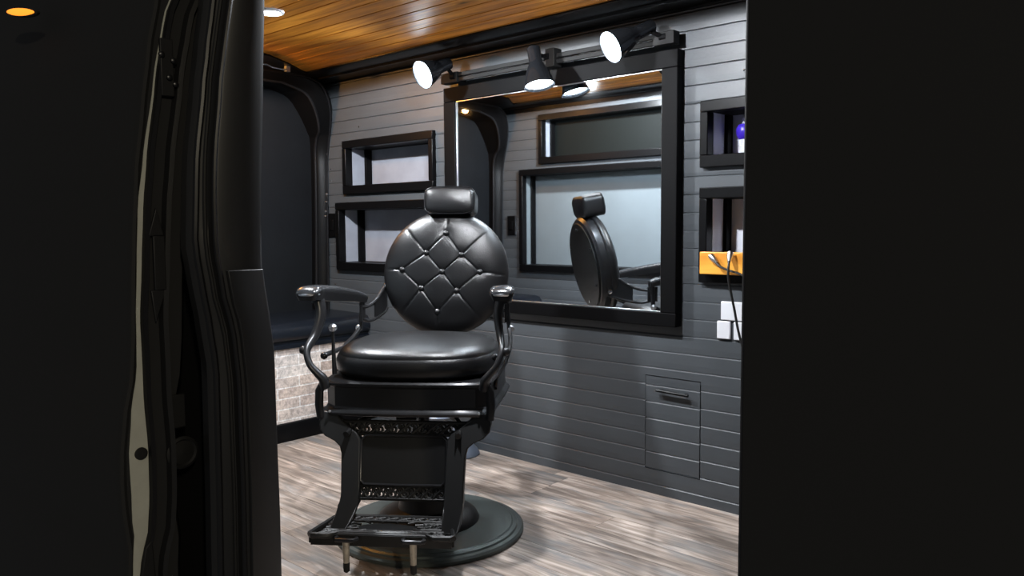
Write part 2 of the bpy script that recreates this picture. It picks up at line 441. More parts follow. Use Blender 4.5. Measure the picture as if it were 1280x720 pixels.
# ------------------------------------------------------------------ framed niches
def niche(h, yw, s, label, group, back, side, depth=.14, post=True, fb=.042, ft=.038):
    x0, x1, z0, z1 = h
    xm = (x0 + x1) / 2
    t = thing('wall_niche', label, 'niche', (xm, yw, z0), 0, group)
    X0, X1 = x0 - xm, x1 - xm; H = z1 - z0; fw = .030
    Y = lambda d: s * d
    def bx(mb, a, b, d0, d1, c, d):
        mb.box(a, b, min(Y(d0), Y(d1)), max(Y(d0), Y(d1)), c, d); return mb
    mb = MB(); bx(mb, X0, X1, -.022, .022, 0, fb); bx(mb, X0, X1, -.022, .022, H - ft, H)
    bx(mb, X0, X0 + fw, -.022, .022, fb, H - ft); bx(mb, X1 - fw, X1, -.022, .022, fb, H - ft)
    mb.build('frame', M['trim'], t, bevel=.003)
    e = .006
    mb = MB(); bx(mb, X0 + fw - e, X0 + fw, .022, depth, fb - e, H - ft + e); mb.build('side_panel', side, t)
    mb = MB(); bx(mb, X1 - fw, X1 - fw + e, .022, depth, fb - e, H - ft + e); mb.build('side_panel', side, t)
    mb = MB(); bx(mb, X0 + fw, X1 - fw, .022, depth, H - ft, H - ft + e); mb.build('top_panel', M['black'], t)
    mb = MB(); bx(mb, X0 + fw, X1 - fw, .022, depth, fb - e, fb); mb.build('bottom_panel', M['black'], t)
    mb = MB(); bx(mb, X0 + fw - e, X1 - fw + e, depth, depth + .008, fb - e, H - ft + e); mb.build('back_panel', back, t)
    if post:
        mb = MB(); bx(mb, X0 + fw, X0 + fw + .014, depth - .042, depth - .002, fb, H - ft); mb.build('corner_post', M['black'], t, bevel=.002)
    return t
niche(N_BACK[0], YB, 1, 'upper black-framed wall niche with pale lining left of the mirror', None, M['white'], M['white'])
niche(N_BACK[1], YB, 1, 'lower black-framed wall niche partly hidden behind the round chair back', None, M['white'], M['white'])
niche(N_BACK[2], YB, 1, 'upper black-framed niche right of the mirror holding a purple item', None, M['white_bright'], M['white_bright'])
niche(N_BACK[3], YB, 1, 'lower black-framed niche right of the mirror above the orange wooden bar', None, M['white_bright'], M['white_bright'])
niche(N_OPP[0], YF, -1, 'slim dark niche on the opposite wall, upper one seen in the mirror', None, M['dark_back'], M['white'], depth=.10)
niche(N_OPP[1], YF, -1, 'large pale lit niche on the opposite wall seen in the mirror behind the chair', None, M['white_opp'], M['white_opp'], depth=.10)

# purple clipper bottle in the upper right niche
t = thing('spray_bottle', 'small purple bottle with white card behind it in upper right niche', 'bottle', (-1.262, YB + .085, 1.238))
mb = MB(); mb.lathe([(0, .052), (.020, .054), (.028, .062), (.032, .078), (.031, .092), (.024, .104), (.010, .108), (.009, .112)], 24); mb.build('bottle_body', M['purple'], t)
mb = MB(); mb.lathe([(.022, 0), (.022, .030), (.019, .034), (.019, .054), (0, .054)], 24); mb.build('bottle_base', M['plastic'], t)
mb = MB(); mb.lathe([(.010, .108), (.012, .110), (.012, .126), (.006, .132), (0, .132)], 20); mb.build('cap', M['plastic'], t)

# small screws in the planks (white dots)
for (x, z) in ((-3.30, 1.505), (-3.55, 1.245), (-3.545, 1.305), (-1.23, 1.51), (-3.53, .70)):
    mb = MB(); mb.lathe([(.0045, 0), (.004, .002), (0, .003)], 12, (x, YB + .001, z), (0, -1, 0))
    tag(mb.build('screw_head', M['chrome']), 'tiny bright screw head in the dark plank wall', 'screw', 'screws in the plank wall')

# switch plates
def switch(x, z, yw, s, label):
    t = thing('light_switch', label, 'switch', (x, yw, z))
    mb = MB(); mb.box(-.036, .036, min(0, -s * .010), max(0, -s * .010), -.062, .062); mb.build('switch_plate', M['trim'], t, bevel=.003)
    mb = MB(); mb.box(-.014, .014, min(-s * .010, -s * .015), max(-s * .010, -s * .015), -.028, .028); mb.build('rocker', M['black'], t, bevel=.002)
    mb = MB(); mb.box(.033, .037, min(-s * .002, -s * .012), max(-s * .002, -s * .012), -.060, .060); mb.build('plate_edge', M['steel'], t)
switch(-3.535, 1.012, YB, 1, 'black switch plate on plank wall beside lower left niche')
switch(-3.49, 1.005, YF, -1, 'black switch plate on opposite wall seen in the mirror')

# ------------------------------------------------------------------ mirror
t = thing('wall_mirror', 'large rectangular wall mirror in a wide black frame', 'mirror', (-2.045, YB, .637))
W2, H = .59, .973; fw, fwr, fb, ft = .070, .064, .050, .062
mb = MB()
mb.box(-W2, W2, -.042, -.002, 0, fb); mb.box(-W2, W2, -.042, -.002, H - ft, H)
mb.box(-W2, -W2 + fw, -.042, -.002, fb, H - ft); mb.box(W2 - fwr, W2, -.042, -.002, fb, H - ft)
mb.build('frame', M['black'], t, bevel=.003)
mb = MB(); mb.box(-W2 + fw - .004, W2 - fwr + .004, -.030, -.026, fb - .004, H - ft + .004); mb.build('mirror_glass', M['mirror'], t)
mb = MB(); a = .004
for b in ((-W2 + fw, W2 - fwr, fb, fb + a), (-W2 + fw, W2 - fwr, H - ft - a, H - ft), (-W2 + fw, -W2 + fw + a, fb + a, H - ft - a), (W2 - fwr - a, W2 - fwr, fb + a, H - ft - a)):
    mb.box(b[0], b[1], -.0345, -.030, b[2], b[3])
mb.build('bead', M['steel'], t, bevel=.001)

# ------------------------------------------------------------------ hatch
t = thing('access_hatch', 'small plank-faced access hatch low on the wall with a black handle', 'hatch', (-1.49, YB, .092))
mb = plank_mesh(MB(), -1.602 , -1.378, .095, .443, YB - .001, 1, dz=-.004)
mb.v = [(x + 1.49, y - YB, z - .092) for x, y, z in mb.v]
mb.box(-.112, .112, .006, .012, .003, .351)
mb.build('panel', M['planks'], t, sharp=20)
mb = MB(); mb.box(-.115, .115, .014, .018, 0, .354); mb.build('gap_backing', M['black'], t)
mb = MB(); mb.tube([(-.055, -.020, .305), (.075, -.020, .301)], .0055, 10); mb.tube([(-.040, 0, .305), (-.040, -.020, .305)], .004, 8); mb.tube([(.060, 0, .301), (.060, -.020, .301)], .004, 8)
mb.build('handle', M['trim'], t)

# ------------------------------------------------------------------ orange bar, cords, outlets
t = thing('wooden_tool_bar', 'orange varnished wooden bar fixed across the lower right niche', 'tool holder', (-1.355, YB - .025, .832))
mb = MB(); mb.box(0, .62, -.032, 0, 0, .076); o = mb.build('front_board', M['bar'], t, bevel=.003)
set_board(o, [1.3] * len(o.data.polygons))
mb = MB(); mb.box(.002, .618, 0, .020, .004, .030); o = mb.build('support_strip', M['black'], t)
def cord(pts, label, plug=None):
    t = thing('clipper_cord', label, 'cord', pts[0])
    o0 = Vector(pts[0])
    mb = MB(); mb.tube([p - o0 for p in spline(pts, 10)], .0042, 8); mb.build('cable', M['cord'], t)
    mb = MB(); d = (Vector(pts[1]) - o0).normalized(); mb.lathe([(.010, -.012), (.011, .0), (.008, .014), (.005, .024)], 14, (0, 0, 0), d); mb.build('plug', M['steel'], t)
yc = YB - .025 - .032 - .010
cord([(-1.300, yc, .888), (-1.27, yc - .008, .862), (-1.235, yc - .006, .848), (-1.20, yc - .004, .838), (-1.15, yc - .006, .815), (-1.10, yc - .01, .80), (-1.05, yc - .008, .775), (-1.02, yc - .006, .70), (-1.01, yc - .004, .60)], 'black cord with pale plug crossing the orange wooden bar diagonally')
cord([(-1.232, yc - .010, .898), (-1.228, yc - .026, .87), (-1.226, yc - .030, .82), (-1.214, yc - .010, .72), (-1.200, yc - .008, .65), (-1.180, yc - .006, .58), (-1.155, yc, .50), (-1.135, yc, .38), (-1.125, yc, .18), (-1.12, yc, .03), (-1.09, yc - .03, .006), (-1.02, yc - .05, .005)], 'black cord hanging down the wall past the white outlet')
def outlet(x0, x1, z0, z1, label, slots):
    t = thing('wall_outlet', label, 'outlet', ((x0 + x1) / 2, YB, z0))
    w = (x1 - x0) / 2; h = z1 - z0
    mb = MB(); mb.box(-w, w, -.010, 0, 0, h); mb.build('cover_plate', M['plastic'], t, bevel=.003)
    for sx in slots:
        mb = MB(); mb.lathe([(.013, 0), (.013, .004), (.010, .0045), (.010, .001), (0, .001)], 20, (sx, -.009, h / 2), (0, -1, 0)); mb.build('socket', M['plastic'], t)
outlet(-1.298, -1.160, .674, .738, 'white upper outlet plate on plank wall under orange bar', ())
outlet(-1.312, -1.262, .608, .670, 'white square switch plate, left one under the wider outlet plate', ())
outlet(-1.250, -1.172, .608, .670, 'white square switch plate beside the hanging black cord', ())

# ------------------------------------------------------------------ track lamp
t = thing('track_light', 'black double-rail track light with three spot heads above the mirror', 'lamp', (-2.02, YB, 1.645))
mb = MB(); mb.box(-.545, .545, -.062, -.050, .003, .020); mb.box(-.545, .545, -.062, -.050, -.019, -.002)
for x in (-.52, -.02, .52): mb.box(x - .010, x + .010, -.050, 0, -.016, .018)
mb.box(-.60, -.50, -.070, -.030, -.022, .022); mb.box(.48, .565, -.070, -.030, -.022, .022); mb.box(.0, .045, -.078, -.030, -.03, .04)
mb.build('rail', M['rubber'], t, bevel=.002)
def head(mouth, back, joint, k=1.0):
    mouth = Vector(mouth) - t.location; back = Vector(back) - t.location; joint = Vector(joint) - t.location
    ax = (mouth - back); L = ax.length; ax.normalize()
    prof = [(0, 0), (.022, 0), (.026, .004), (.026, L * .38), (.027, L * .42), (.036, L * .52), (.045, L * .66), (.053, L * .82), (.058, L * .95), (.0605, L), (.058, L + .001), (.055, L * .95), (.048, L * .78), (.0, L * .76)]
    prof = [(r * k, h) for r, h in prof]
    mb = MB(); mb.lathe(prof, 40, back, ax); sh = mb.build('lamp_head', M['lamp'], t, sharp=40)
    mb = MB(); mb.lathe([(.0585 * k, L - .001), (.054 * k, L * .94), (.046 * k, L * .80), (.0, L * .79)], 40, back, ax, cap=False); mb.build('reflector', M['reflector'], sh)
    mb = MB(); mb.lathe([(.0, L - .004), (.030, L - .006), (.044, L - .012), (.046, L - .020), (0, L - .03)], 32, back, ax); mb.build('bulb_lens', M['lampglow'], sh)
    mb = MB(); mid = back + ax * (L * .18)
    mb.tube([joint, joint * .45 + mid * .55, mid], .008, 10); mb.lathe([(.016, -.012), (.016, .012)], 16, joint, (1, 0, 0)); mb.build('arm', M['black'], t)
    ld = bpy.data.lights.new('spot_bulb', 'SPOT'); ld.spot_size = R(112); ld.spot_blend = .7; ld.shadow_soft_size = .04; ld.color = (.80, .90, 1.0)
    lo = bpy.data.objects.new('spot_bulb', ld); COL.objects.link(lo)
    lo.location = Vector(t.location) + back + ax * (L + .006); lo.rotation_euler = ax.to_track_quat('-Z', 'Y').to_euler()
    return ld
l1 = head((-2.552, 2.285, 1.634), (-2.535, 2.425, 1.700), (-2.545, 2.46, 1.650))
l2 = head((-1.993, 2.380, 1.533), (-2.032, 2.390, 1.684), (-2.012, 2.455, 1.655))
l3 = head((-1.603, 2.290, 1.604), (-1.534, 2.444, 1.692), (-1.500, 2.465, 1.650), .93)

# ------------------------------------------------------------------ downlights
def downlight(x, y, glow, label, r=.036):
    t = thing('downlight', label, 'ceiling light', (x, y, ZC))
    mb = MB(); mb.lathe([(r, -.001), (r + .012, -.001), (r + .010, -.006), (r + .001, -.008), (r - .003, -.004), (r, -.001)], 36); mb.build('trim_ring', M['plastic'], t)
    mb = MB(); mb.lathe([(0, -.0045), (r - .003, -.0045), (r - .003, -.001), (0, -.001)], 32); mb.build('lens', glow, t)
def dl_light(x, y, p, col, size=.03, spot=R(179)):
    ld = bpy.data.lights.new('downlight_bulb', 'SPOT'); ld.energy = p; ld.color = col; ld.spot_size = spot; ld.spot_blend = .06; ld.shadow_soft_size = size
    lo = bpy.data.objects.new('downlight_bulb', ld); COL.objects.link(lo); lo.location = (x, y, ZC - .014); return ld
downlight(-2.537, 1.568, M['downglow'], 'bright white recessed downlight in the wooden ceiling by the door pillar')
dA = dl_light(-2.537, 1.568, 1, (.90, .95, 1.0))
downlight(-1.55, 1.568, M['downglow'], 'white recessed downlight in the wooden ceiling nearest the side doorway')
dC = dl_light(-1.55, 1.568, 1, (.92, .95, 1.0))
t = thing('dome_light', 'warm domed ceiling light near the rear door seen in the mirror corner', 'ceiling light', (-3.50, 1.52, 1.7475))
mb = MB(); mb.lathe([(.046, 0), (.046, -.006), (.038, -.008), (.036, -.004), (.036, 0)], 32); mb.build('trim_ring', M['plastic'], t)
mb = MB(); mb.lathe([(.036, -.003), (.034, -.012), (.024, -.020), (.010, -.024), (0, -.0245)], 32); mb.build('lens', M['warmglow'], t)
ld = bpy.data.lights.new('dome_bulb', 'POINT'); ld.color = (1.0, .50, .13); ld.shadow_soft_size = .015; dB = ld
lo = bpy.data.objects.new('dome_bulb', ld); COL.objects.link(lo); lo.location = (-3.49, 1.52, 1.700)
t = thing('dome_light', 'added warm domed ceiling light at the rear, out of sight behind the door pillar', 'ceiling light', (-3.42, 1.82, 1.7475))
mb = MB(); mb.lathe([(.030, 0), (.030, -.004), (.024, -.006), (.022, -.003), (.022, 0)], 32); mb.build('trim_ring', M['plastic'], t)
mb = MB(); mb.lathe([(.022, -.002), (.020, -.008), (.010, -.012), (0, -.0125)], 32); mb.build('lens', M['warmglow'], t)
ld = bpy.data.lights.new('dome_bulb', 'POINT'); ld.color = (1.0, .42, .08); ld.shadow_soft_size = .012; dE = ld  # second warm light, added out of sight for the orange ceiling glow
lo = bpy.data.objects.new('dome_bulb', ld); COL.objects.link(lo); lo.location = (-3.40, 1.83, 1.718)
# unseen warm light well outside the van, added to brighten door edge and floor
ld = bpy.data.lights.new('outside_warm_light', 'POINT'); ld.color = (1.0, .88, .66); ld.shadow_soft_size = .12; dS = ld
lo = bpy.data.objects.new('outside_warm_light', ld); COL.objects.link(lo); lo.location = (6.0, -2.7, 3.5)

# ------------------------------------------------------------------ silver bell stand
t = thing('bell_stand', 'small silver bell-shaped stand on the floor by the wall behind the chair', 'stand', (-2.505, 2.412, 0))
mb = MB(); mb.lathe([(.098, 0), (.101, .004), (.099, .010), (.090, .024), (.072, .045), (.050, .066), (.032, .086), (.020, .105), (.014, .125), (.012, .165)], 48); mb.build('bell_foot', M['silver'], t)
mb = MB(); mb.lathe([(0, .160), (.05, .162), (.085, .168), (.092, .174), (.088, .180), (.05, .190), (0, .194)], 40, (-.075, -.035, 0)); mb.build('dish', M['silver'], t)

# ------------------------------------------------------------------ barber chair
CH = thing('barber_chair', 'vintage black barber chair with round buttoned back and iron footrest', 'barber chair', (-1.936, 1.7145, 0), R(36.3))
# base
mb = MB(); mb.lathe([(.296, 0), (.300, .003), (.300, .012), (.294, .018), (.282, .020), (.279, .025), (.270, .028), (.266, .027), (.262, .030), (.20, .036), (.15, .040), (.0, .041)], 96, (.012, .022, 0))
mb.v = [(.012 + (x - .012) * 1.035, .022 + (y - .022) * 1.035, z) for x, y, z in mb.v]
mb.build('base_plate', M['base'], CH, sharp=30)
mb = MB(); mb.lathe([(.168, .038), (.168, .044), (.160, .058), (.140, .072), (.112, .080), (.098, .084), (.094, .10), (.092, .24), (.085, .252), (.055, .256), (.050, .27), (.048, .34), (.040, .346)], 64, (.008, .015, 0))
mb.build('pump_housing', M['iron_dark'], CH)
mb = MB(); mb.lathe([(.019, .34), (.019, .448)], 24); mb.build('piston', M['iron'], CH)

# seat frame: a moulded band with cut corners
def oct(wf, wb, yf, yb, c, bow=0):
    pts = []
    n = 6
    for i in range(n + 1):
        u = i / n; x = -(wf - c) + 2 * (wf - c) * u
        pts.append((x, yf - bow * (1 - (2 * u - 1) ** 2)))
    pts += [(wf, yf + c * 1.1), (wb, 0), (wb, yb - .05), (wb - .04, yb), (-wb + .04, yb), (-wb, yb - .05), (-wb, 0), (-wf, yf + c * 1.1)]
    return pts
def ring(d, z):
    return [(x, y, z) for x, y in oct(.246 + d, .255 + d, -.258 - d, .205 + d, .034, .012)]
prof = [(-.06, .446), (.000, .446), (.010, .449), (.012, .456), (.008, .463), (.001, .468), (-.002, .474), (-.002, .528), (.002, .533), (.007, .537), (.007, .543), (.002, .548), (-.04, .549)]
mb = MB(); mb.loft([ring(d, z) for d, z in prof]); mb.build('seat_frame', M['iron'], CH, sharp=28)
for (x, y) in ((.246, -.20), (-.246, -.20), (.215, -.262), (-.215, -.262)):
    mb = MB(); mb.lathe([(0, .0045), (.0035, .003), (.0048, 0), (.0035, -.003), (0, -.0045)], 14, (x * 1.032, y * 1.032, .460))
    mb.build('frame_rivet', M['steel'], CH)

# seat cushion
def sup(a, b, e, yo, n=72):
    out = []
    for k in range(n):
        t = 2 * PI * k / n; c, s_ = math.cos(t), math.sin(t)
        out.append((a * math.copysign(abs(c) ** (2 / e), c), yo + b * math.copysign(abs(s_) ** (2 / e), s_)))
    return out
mb = MB(); rings = []
prof = [(.86, .544), (.92, .548), (.965, .557), (.99, .569), (1.0, .583), (.995, .597), (.978, .608), (.962, .6115), (.958, .6130), (.958, .6155), (.935, .6245), (.89, .632), (.80, .639), (.64, .644), (.40, .647), (.15, .648)]
for sc, z in prof: rings.append([(x, y, z + .004 * (1 - sc) * 2) for x, y in sup(.254 * sc, .250 * sc, 2.75, -.022)])
mb.loft(rings); mb.build('seat_cushion', M['leather'], CH, sharp=60)

# tufted round back
TILT = R(11)
def back_pt(u, v, h):     # u right, v up in the disc plane, h towards the front
    c = Vector((.013, .375, .830)); ny = Vector((0, -math.cos(TILT), -math.sin(TILT) * -1)); ny = Vector((0, -math.cos(TILT), math.sin(TILT)))
    upv = Vector((0, math.sin(TILT), math.cos(TILT)))
    return c + Vector((1, 0, 0)) * u + upv * v + ny * h
Rb = .232
S = 1 / 331.
px = [(559, 295.5), (535.5, 319), (578.5, 321.5), (505.7, 338.7), (555.7, 341.7), (601, 341.7), (530.5, 361), (573.5, 364), (550.5, 388.5)]
BT = [((x - 557.5) * S, -(y - 341) * S * 1.02) for x, y in px]
seams = [(0, 1), (0, 2), (1, 3), (1, 4), (2, 4), (2, 5), (3, 6), (4, 6), (4, 7), (5, 7), (6, 8), (7, 8)]
SEG = [(BT[a], BT[b]) for a, b in seams]
def ray_to(b, dx, dy):
    L = math.hypot(dx, dy); dx /= L; dy /= L; x, y = b
    B = x * dx + y * dy; t = -B + math.sqrt(B * B - (x * x + y * y - (Rb * .985) ** 2))
    return (b, (x + dx * t, y + dy * t))
SEG += [ray_to(BT[0], .04, 1), ray_to(BT[1], -1, 1.15), ray_to(BT[2], 1, .95), ray_to(BT[3], -1, .08), ray_to(BT[5], 1, -.10), ray_to(BT[6], -1, -1.2), ray_to(BT[7], 1, -1.15), ray_to(BT[8], 0, -1)]
def sd(p, a, b):
    ax, ay = a; bx_, by = b; dx, dy = bx_ - ax, by - ay; L2 = dx * dx + dy * dy
    t = max(0, min(1, ((p[0] - ax) * dx + (p[1] - ay) * dy) / L2))
    return math.hypot(p[0] - ax - dx * t, p[1] - ay - dy * t)
def hgt(u, v):
    r = math.hypot(u, v) / Rb
    h = .050 * max(0, 1 - r ** 3.6) ** .5 * (1 + .12 * (1 - r * r))
    ds = min(sd((u, v), a, b) for a, b in SEG); db = min(math.hypot(u - a, v - b) for a, b in BT)
    fade = max(0, min(1, (1 - r) * 7))
    h -= fade * (.0042 * math.exp(-(ds / .0020) ** 1.4) + .0016 * math.exp(-(ds / .012)))
    h -= .0065 * math.exp(-(db / .018) ** 1.5)
    return h
mb = MB(); nr, na = 96, 260; rings = []
for i in range(1, nr + 1):
    q = i / nr; r = Rb * (1 - (1 - q) ** 1.35) if q < 1 else Rb
    rings.append([back_pt(r * math.cos(2 * PI * k / na), r * math.sin(2 * PI * k / na), hgt(r * math.cos(2 * PI * k / na), r * math.sin(2 * PI * k / na))) for k in range(na)])
rings.append([back_pt(Rb * .99 * math.cos(2 * PI * k / na), Rb * .99 * math.sin(2 * PI * k / na), -.012) for k in range(na)])
mb.loft(rings, cap=True)
bc = mb.build('back_cushion', M['leather'], CH, sharp=80)
ny = back_pt(0, 0, 1) - back_pt(0, 0, 0)
b0 = None
for (u, v) in BT:
    mb = MB(); mb.lathe([(0, -.004), (.0085, -.002), (.0105, .001), (.0094, .0052), (.0052, .0082), (0, .0092)], 20, back_pt(u, v, hgt(u, v) + .005), ny)
    mb.build('button', M['leather'], bc)
# shell behind
mb = MB()
prof = [(0, -.060), (.18, -.058), (.208, -.052), (.219, -.040), (.222, -.020), (.222, -.008), (.10, -.006)]
mb.lathe(prof, 96, back_pt(0, 0, 0), ny); mb.build('back_shell', M['iron'], CH, sharp=30)
mb = MB(); mb.lathe([(.10, -.064), (.192, -.0615), (.196, -.058), (.10, -.056)], 80, back_pt(0, 0, 0), ny); mb.build('back_panel', M['iron_dark'], CH)
for u, v in ((0, .165), (.15, .08), (-.15, .08), (.15, -.08), (-.15, -.08), (0, -.165)):
    mb = MB(); mb.lathe([(.006, -.066), (.005, -.061)], 12, back_pt(u, v, 0), ny); mb.build('back_screw', M['chrome'], CH)

# headrest
def rbox(cx, cz, hw, hh, d0, d1, e=4.5, n=56, cr=.55):
    rings = []
    m = 12
    for i in range(m + 1):
        q = -1 + 2 * i / m
        k = (1 - abs(q) ** 5) ** .3 if abs(q) < 1 else .0
        k = .80 + .20 * k if abs(q) < 1 else .74
        d = (d0 + d1) / 2 + (d1 - d0) / 2 * q
        out = []
        for a in range(n):
            t = 2 * PI * a / n; c, s_ = math.cos(t), math.sin(t)
            out.append(back_pt(cx + hw * k ** .6 * math.copysign(abs(c) ** (2 / e), c), cz + hh * k * math.copysign(abs(s_) ** (2 / e), s_), d))
        rings.append(out)
    return rings
mb = MB(); mb.loft(rbox(.016, .262, .094, .051, -.045, .060)); hr = mb.build('headrest', M['leather'], CH, sharp=60)
mb = MB(); rr = rbox(.016, .262, .0945, .0515, -.045, .060)
mb.tube([Vector(p) for p in rr[11]], .0018, 6, closed=True); mb.build('piping', M['leather'], hr)
for sx in (-.045, .045):
    mb = MB(); mb.tube([back_pt(sx, .16, -.035), back_pt(sx, .24, -.030)], .006, 10); mb.build('headrest_post', M['steel'], CH)

# arms
def mirx(pts, s): return [(x * s, y, z) for x, y, z in pts]
for s in (-1, 1):
    # armrest: apron and polished pad
    path = spline(mirx([(.288, -.262, .806), (.288, -.225, .815), (.285, -.15, .812), (.276, -.05, .801), (.266, .08, .782), (.256, .215, .756)], s), 6)
    n = len(path); mb = MB(); rings = []
    for i, p in enumerate(path):
        q = i / (n - 1)
        w = (.030 + .006 * math.sin(min(1, q * 3) * PI)) * (1 - .50 * max(0, q - .25)); w *= (.80 if i == 0 else 1)
        h = .020 + .016 * math.sin(PI * min(1, q * 1.0))
        out = []
        for a, b in ((-1, .0), (-.96, -.35), (-.72, -1.0), (.72, -1.0), (.96, -.35), (1, .0), (.9, .12), (-.9, .12)):
            out.append((p.x + a * w, p.y, p.z + b * h))
        rings.append(out)
    mb.loft(rings); ar = mb.build('armrest', M['iron'], CH, sharp=50)
    mb = MB(); rings = []
    for i, p in enumerate(path):
        q = i / (n - 1)
        w = (.030 + .006 * math.sin(min(1, q * 3) * PI)) * (1 - .50 * max(0, q - .25)) * .98; w *= (.82 if i in (0, n - 1) else 1)
        h = .012 if 0 < i < n - 1 else .004
        rings.append([(p.x + math.cos(PI * k / 10) * w, p.y - (.006 if i == 0 else 0), p.z + .001 + h * math.sin(PI * k / 10) ** .6) for k in range(11)])
    mb.loft(rings); mb.build('arm_pad', M['leather_arm'], ar, sharp=60)
    mb = MB(); p = path[0]
    mb.tube([(p.x + math.cos(PI * k / 12) * .031, p.y - .004 + .030 * (1 - math.sin(PI * k / 12)), p.z - .002) for k in range(13)], .0045, 8)
    mb.build('arm_rim', M['steel'], ar)
    # front post
    P = spline(mirx([(.236, -.262, .530), (.240, -.268, .556), (.255, -.276, .576), (.276, -.280, .604), (.288, -.262, .642), (.279, -.215, .680), (.270, -.185, .740), (.282, -.175, .800)], s), 6)
    n = len(P); rs = [.0155 + .005 * math.cos(PI * i / (n - 1)) ** 2 - .003 * math.sin(PI * i / (n - 1)) for i in range(n)]
    mb = MB(); mb.tube(P, rs, 12, flat=.72); mb.lathe([(.020, -.010), (.020, 0), (.013, .014)], 16, P[-1] - Vector((0, 0, .018)))
    mb.tube([(s * .240, -.262, .545), (s * .254, -.263, .520), (s * .256, -.263, .480), (s * .252, -.262, .440)], [.012, .013, .013, .012], 10, flat=.8)
    mb.build('arm_post', M['iron'], CH, sharp=50)
    # knobs
    for k, (x, y, z, r) in enumerate(((.300, -.262, .640, .013), (.262, -.190, .612, .012), (.268, .200, .648, .013))):
        mb = MB(); mb.lathe([(0, -r), (r * .7, -r * .7), (r, 0), (r * .7, r * .7), (0, r)], 18, (x * s, y, z), (s, 0, 0)); mb.build('pivot_knob', M['steel'] if k == 2 else M['iron'], CH, sharp=60)
    # rear strut and link
    mb = MB(); mb.tube(spline(mirx([(.256, .205, .755), (.257, .203, .715), (.260, .201, .685), (.262, .200, .645)], s), 6), [.015 - .005 * min(1, i / 9) for i in range(19)], 12, flat=.7)
    mb.build('arm_strut', M['iron'], CH)
    mb = MB(); mb.tube(spline(mirx([(.264, .200, .648), (.272, .145, .622), (.278, .06, .600), (.270, -.02, .568), (.254, -.09, .535), (.250, -.12, .505)], s), 6), .0095, 12, flat=.8)
    mb.tube(spline(mirx([(.278, .06, .600), (.276, -.06, .604), (.266, -.19, .612)], s), 5), .008, 10)
    mb.build('arm_link', M['iron'], CH)
    # slotted bracket from arm to back
    xa = lambda y: .254 + (.214 - .254) * min(1, max(0, (y - .19) / .17))
    top = spline([(0, .19, .722), (0, .24, .722), (0, .29, .738), (0, .34, .768), (0, .385, .802)], 6)
    bot = spline([(0, .19, .680), (0, .24, .668), (0, .29, .672), (0, .34, .684), (0, .385, .700)], 6)
    for tb in (top, bot):
        mb = MB(); mb.tube([(s * xa(p.y), p.y, p.z) for p in tb], .0065, 8); mb.build('back_bracket', M['iron'], CH, sharp=45)
    mb = MB(); pr_ = []
    for a_, b_ in list(zip(top, bot))[11:]:
        x = s * xa(a_.y); pr_.append([(x - .0025, a_.y, a_.z), (x + .0025, a_.y, a_.z), (x + .0025, b_.y, b_.z), (x - .0025, b_.y, b_.z)])
    mb.loft(pr_); mb.build('bracket_web', M['iron'], CH, sharp=45)
    mb = MB(); mb.box(s * .254 - .004, s * .254 + .004, .178, .222, .672, .735)
    mb.build('bracket_end', M['iron'], CH, sharp=45)
    for (y, z) in ((.385, .782), (.380, .716)):
        mb = MB(); mb.lathe([(.010, 0), (.010, .006), (.004, .010), (0, .010)], 14, (s * .217, y, z), (s, 0, 0)); mb.build('bracket_bolt', M['chrome'], CH)
# recline lever on the left
mb = MB(); mb.tube([(-.226, -.205, .560), (-.228, -.205, .690)], [.0075, .0045], 12)
lv = mb.build('recline_lever', M['iron'], CH)
mb = MB(); mb.lathe([(0, -.013), (.008, -.010), (.0125, -.002), (.0125, .004), (.008, .010), (0, .012)], 18, (-.228, -.205, .700)); mb.build('lever_knob', M['steel'], lv)

# footrest frame: slanting cast sides, panel, scroll bands
def yl(z): return -.262 - (.46 - z) * .24 - (7 * (.215 - z) ** 1.5 if z < .215 else 0)
T = .030
def f0(x, z): return (x, yl(z), z)
def f1(x, z): return (x, yl(z) + T, z)
side = [(.250, .458), (.256, .430), (.252, .405), (.236, .388), (.206, .374), (.190, .360), (.184, .340), (.182, .29), (.180, .235), (.180, .215), (.181, .200), (.182, .186), (.183, .172), (.181, .160),
        (.135, .160), (.130, .172), (.127, .186), (.126, .205), (.124, .26), (.128, .38), (.140, .400), (.165, .418), (.195, .440), (.205, .458)]
for s in (-1, 1):
    mb = MB(); mb.prism([(x * s, z) for x, z in side], f0, f1)
    o = mb.build('footrest_leg', M['iron_dark'], CH, sharp=50, bevel=.004)
mb = MB()
pan = [(-.128, .262), (-.118, .252), (.118, .252), (.128, .262), (.128, .382), (.118, .392), (-.118, .392), (-.128, .382)]
mb.prism(pan, lambda a, b: (a, yl(b) + .012, b), lambda a, b: (a, yl(b) + .020, b))
fp = mb.build('footrest_panel', M['iron_dark'], CH)
mb = MB(); mb.tube([(a, yl(b) + .010, b) for a, b in [(-.126, .266), (-.114, .254), (0, .253), (.114, .254), (.126, .266), (.127, .32), (.126, .378), (.114, .390), (0, .391), (-.114, .390), (-.126, .378), (-.127, .32)]], .0045, 8, closed=True)
mb.build('panel_moulding', M['iron'], fp)
def spiral(cx, cz, r, a0, turns, d=1, n=22):
    out = []
    for i in range(n):
        q = i / (n - 1); a = a0 + d * turns * 2 * PI * q; rr = r * (1 - .78 * q)
        out.append((cx + rr * math.cos(a), cz + rr * math.sin(a)))
    return out
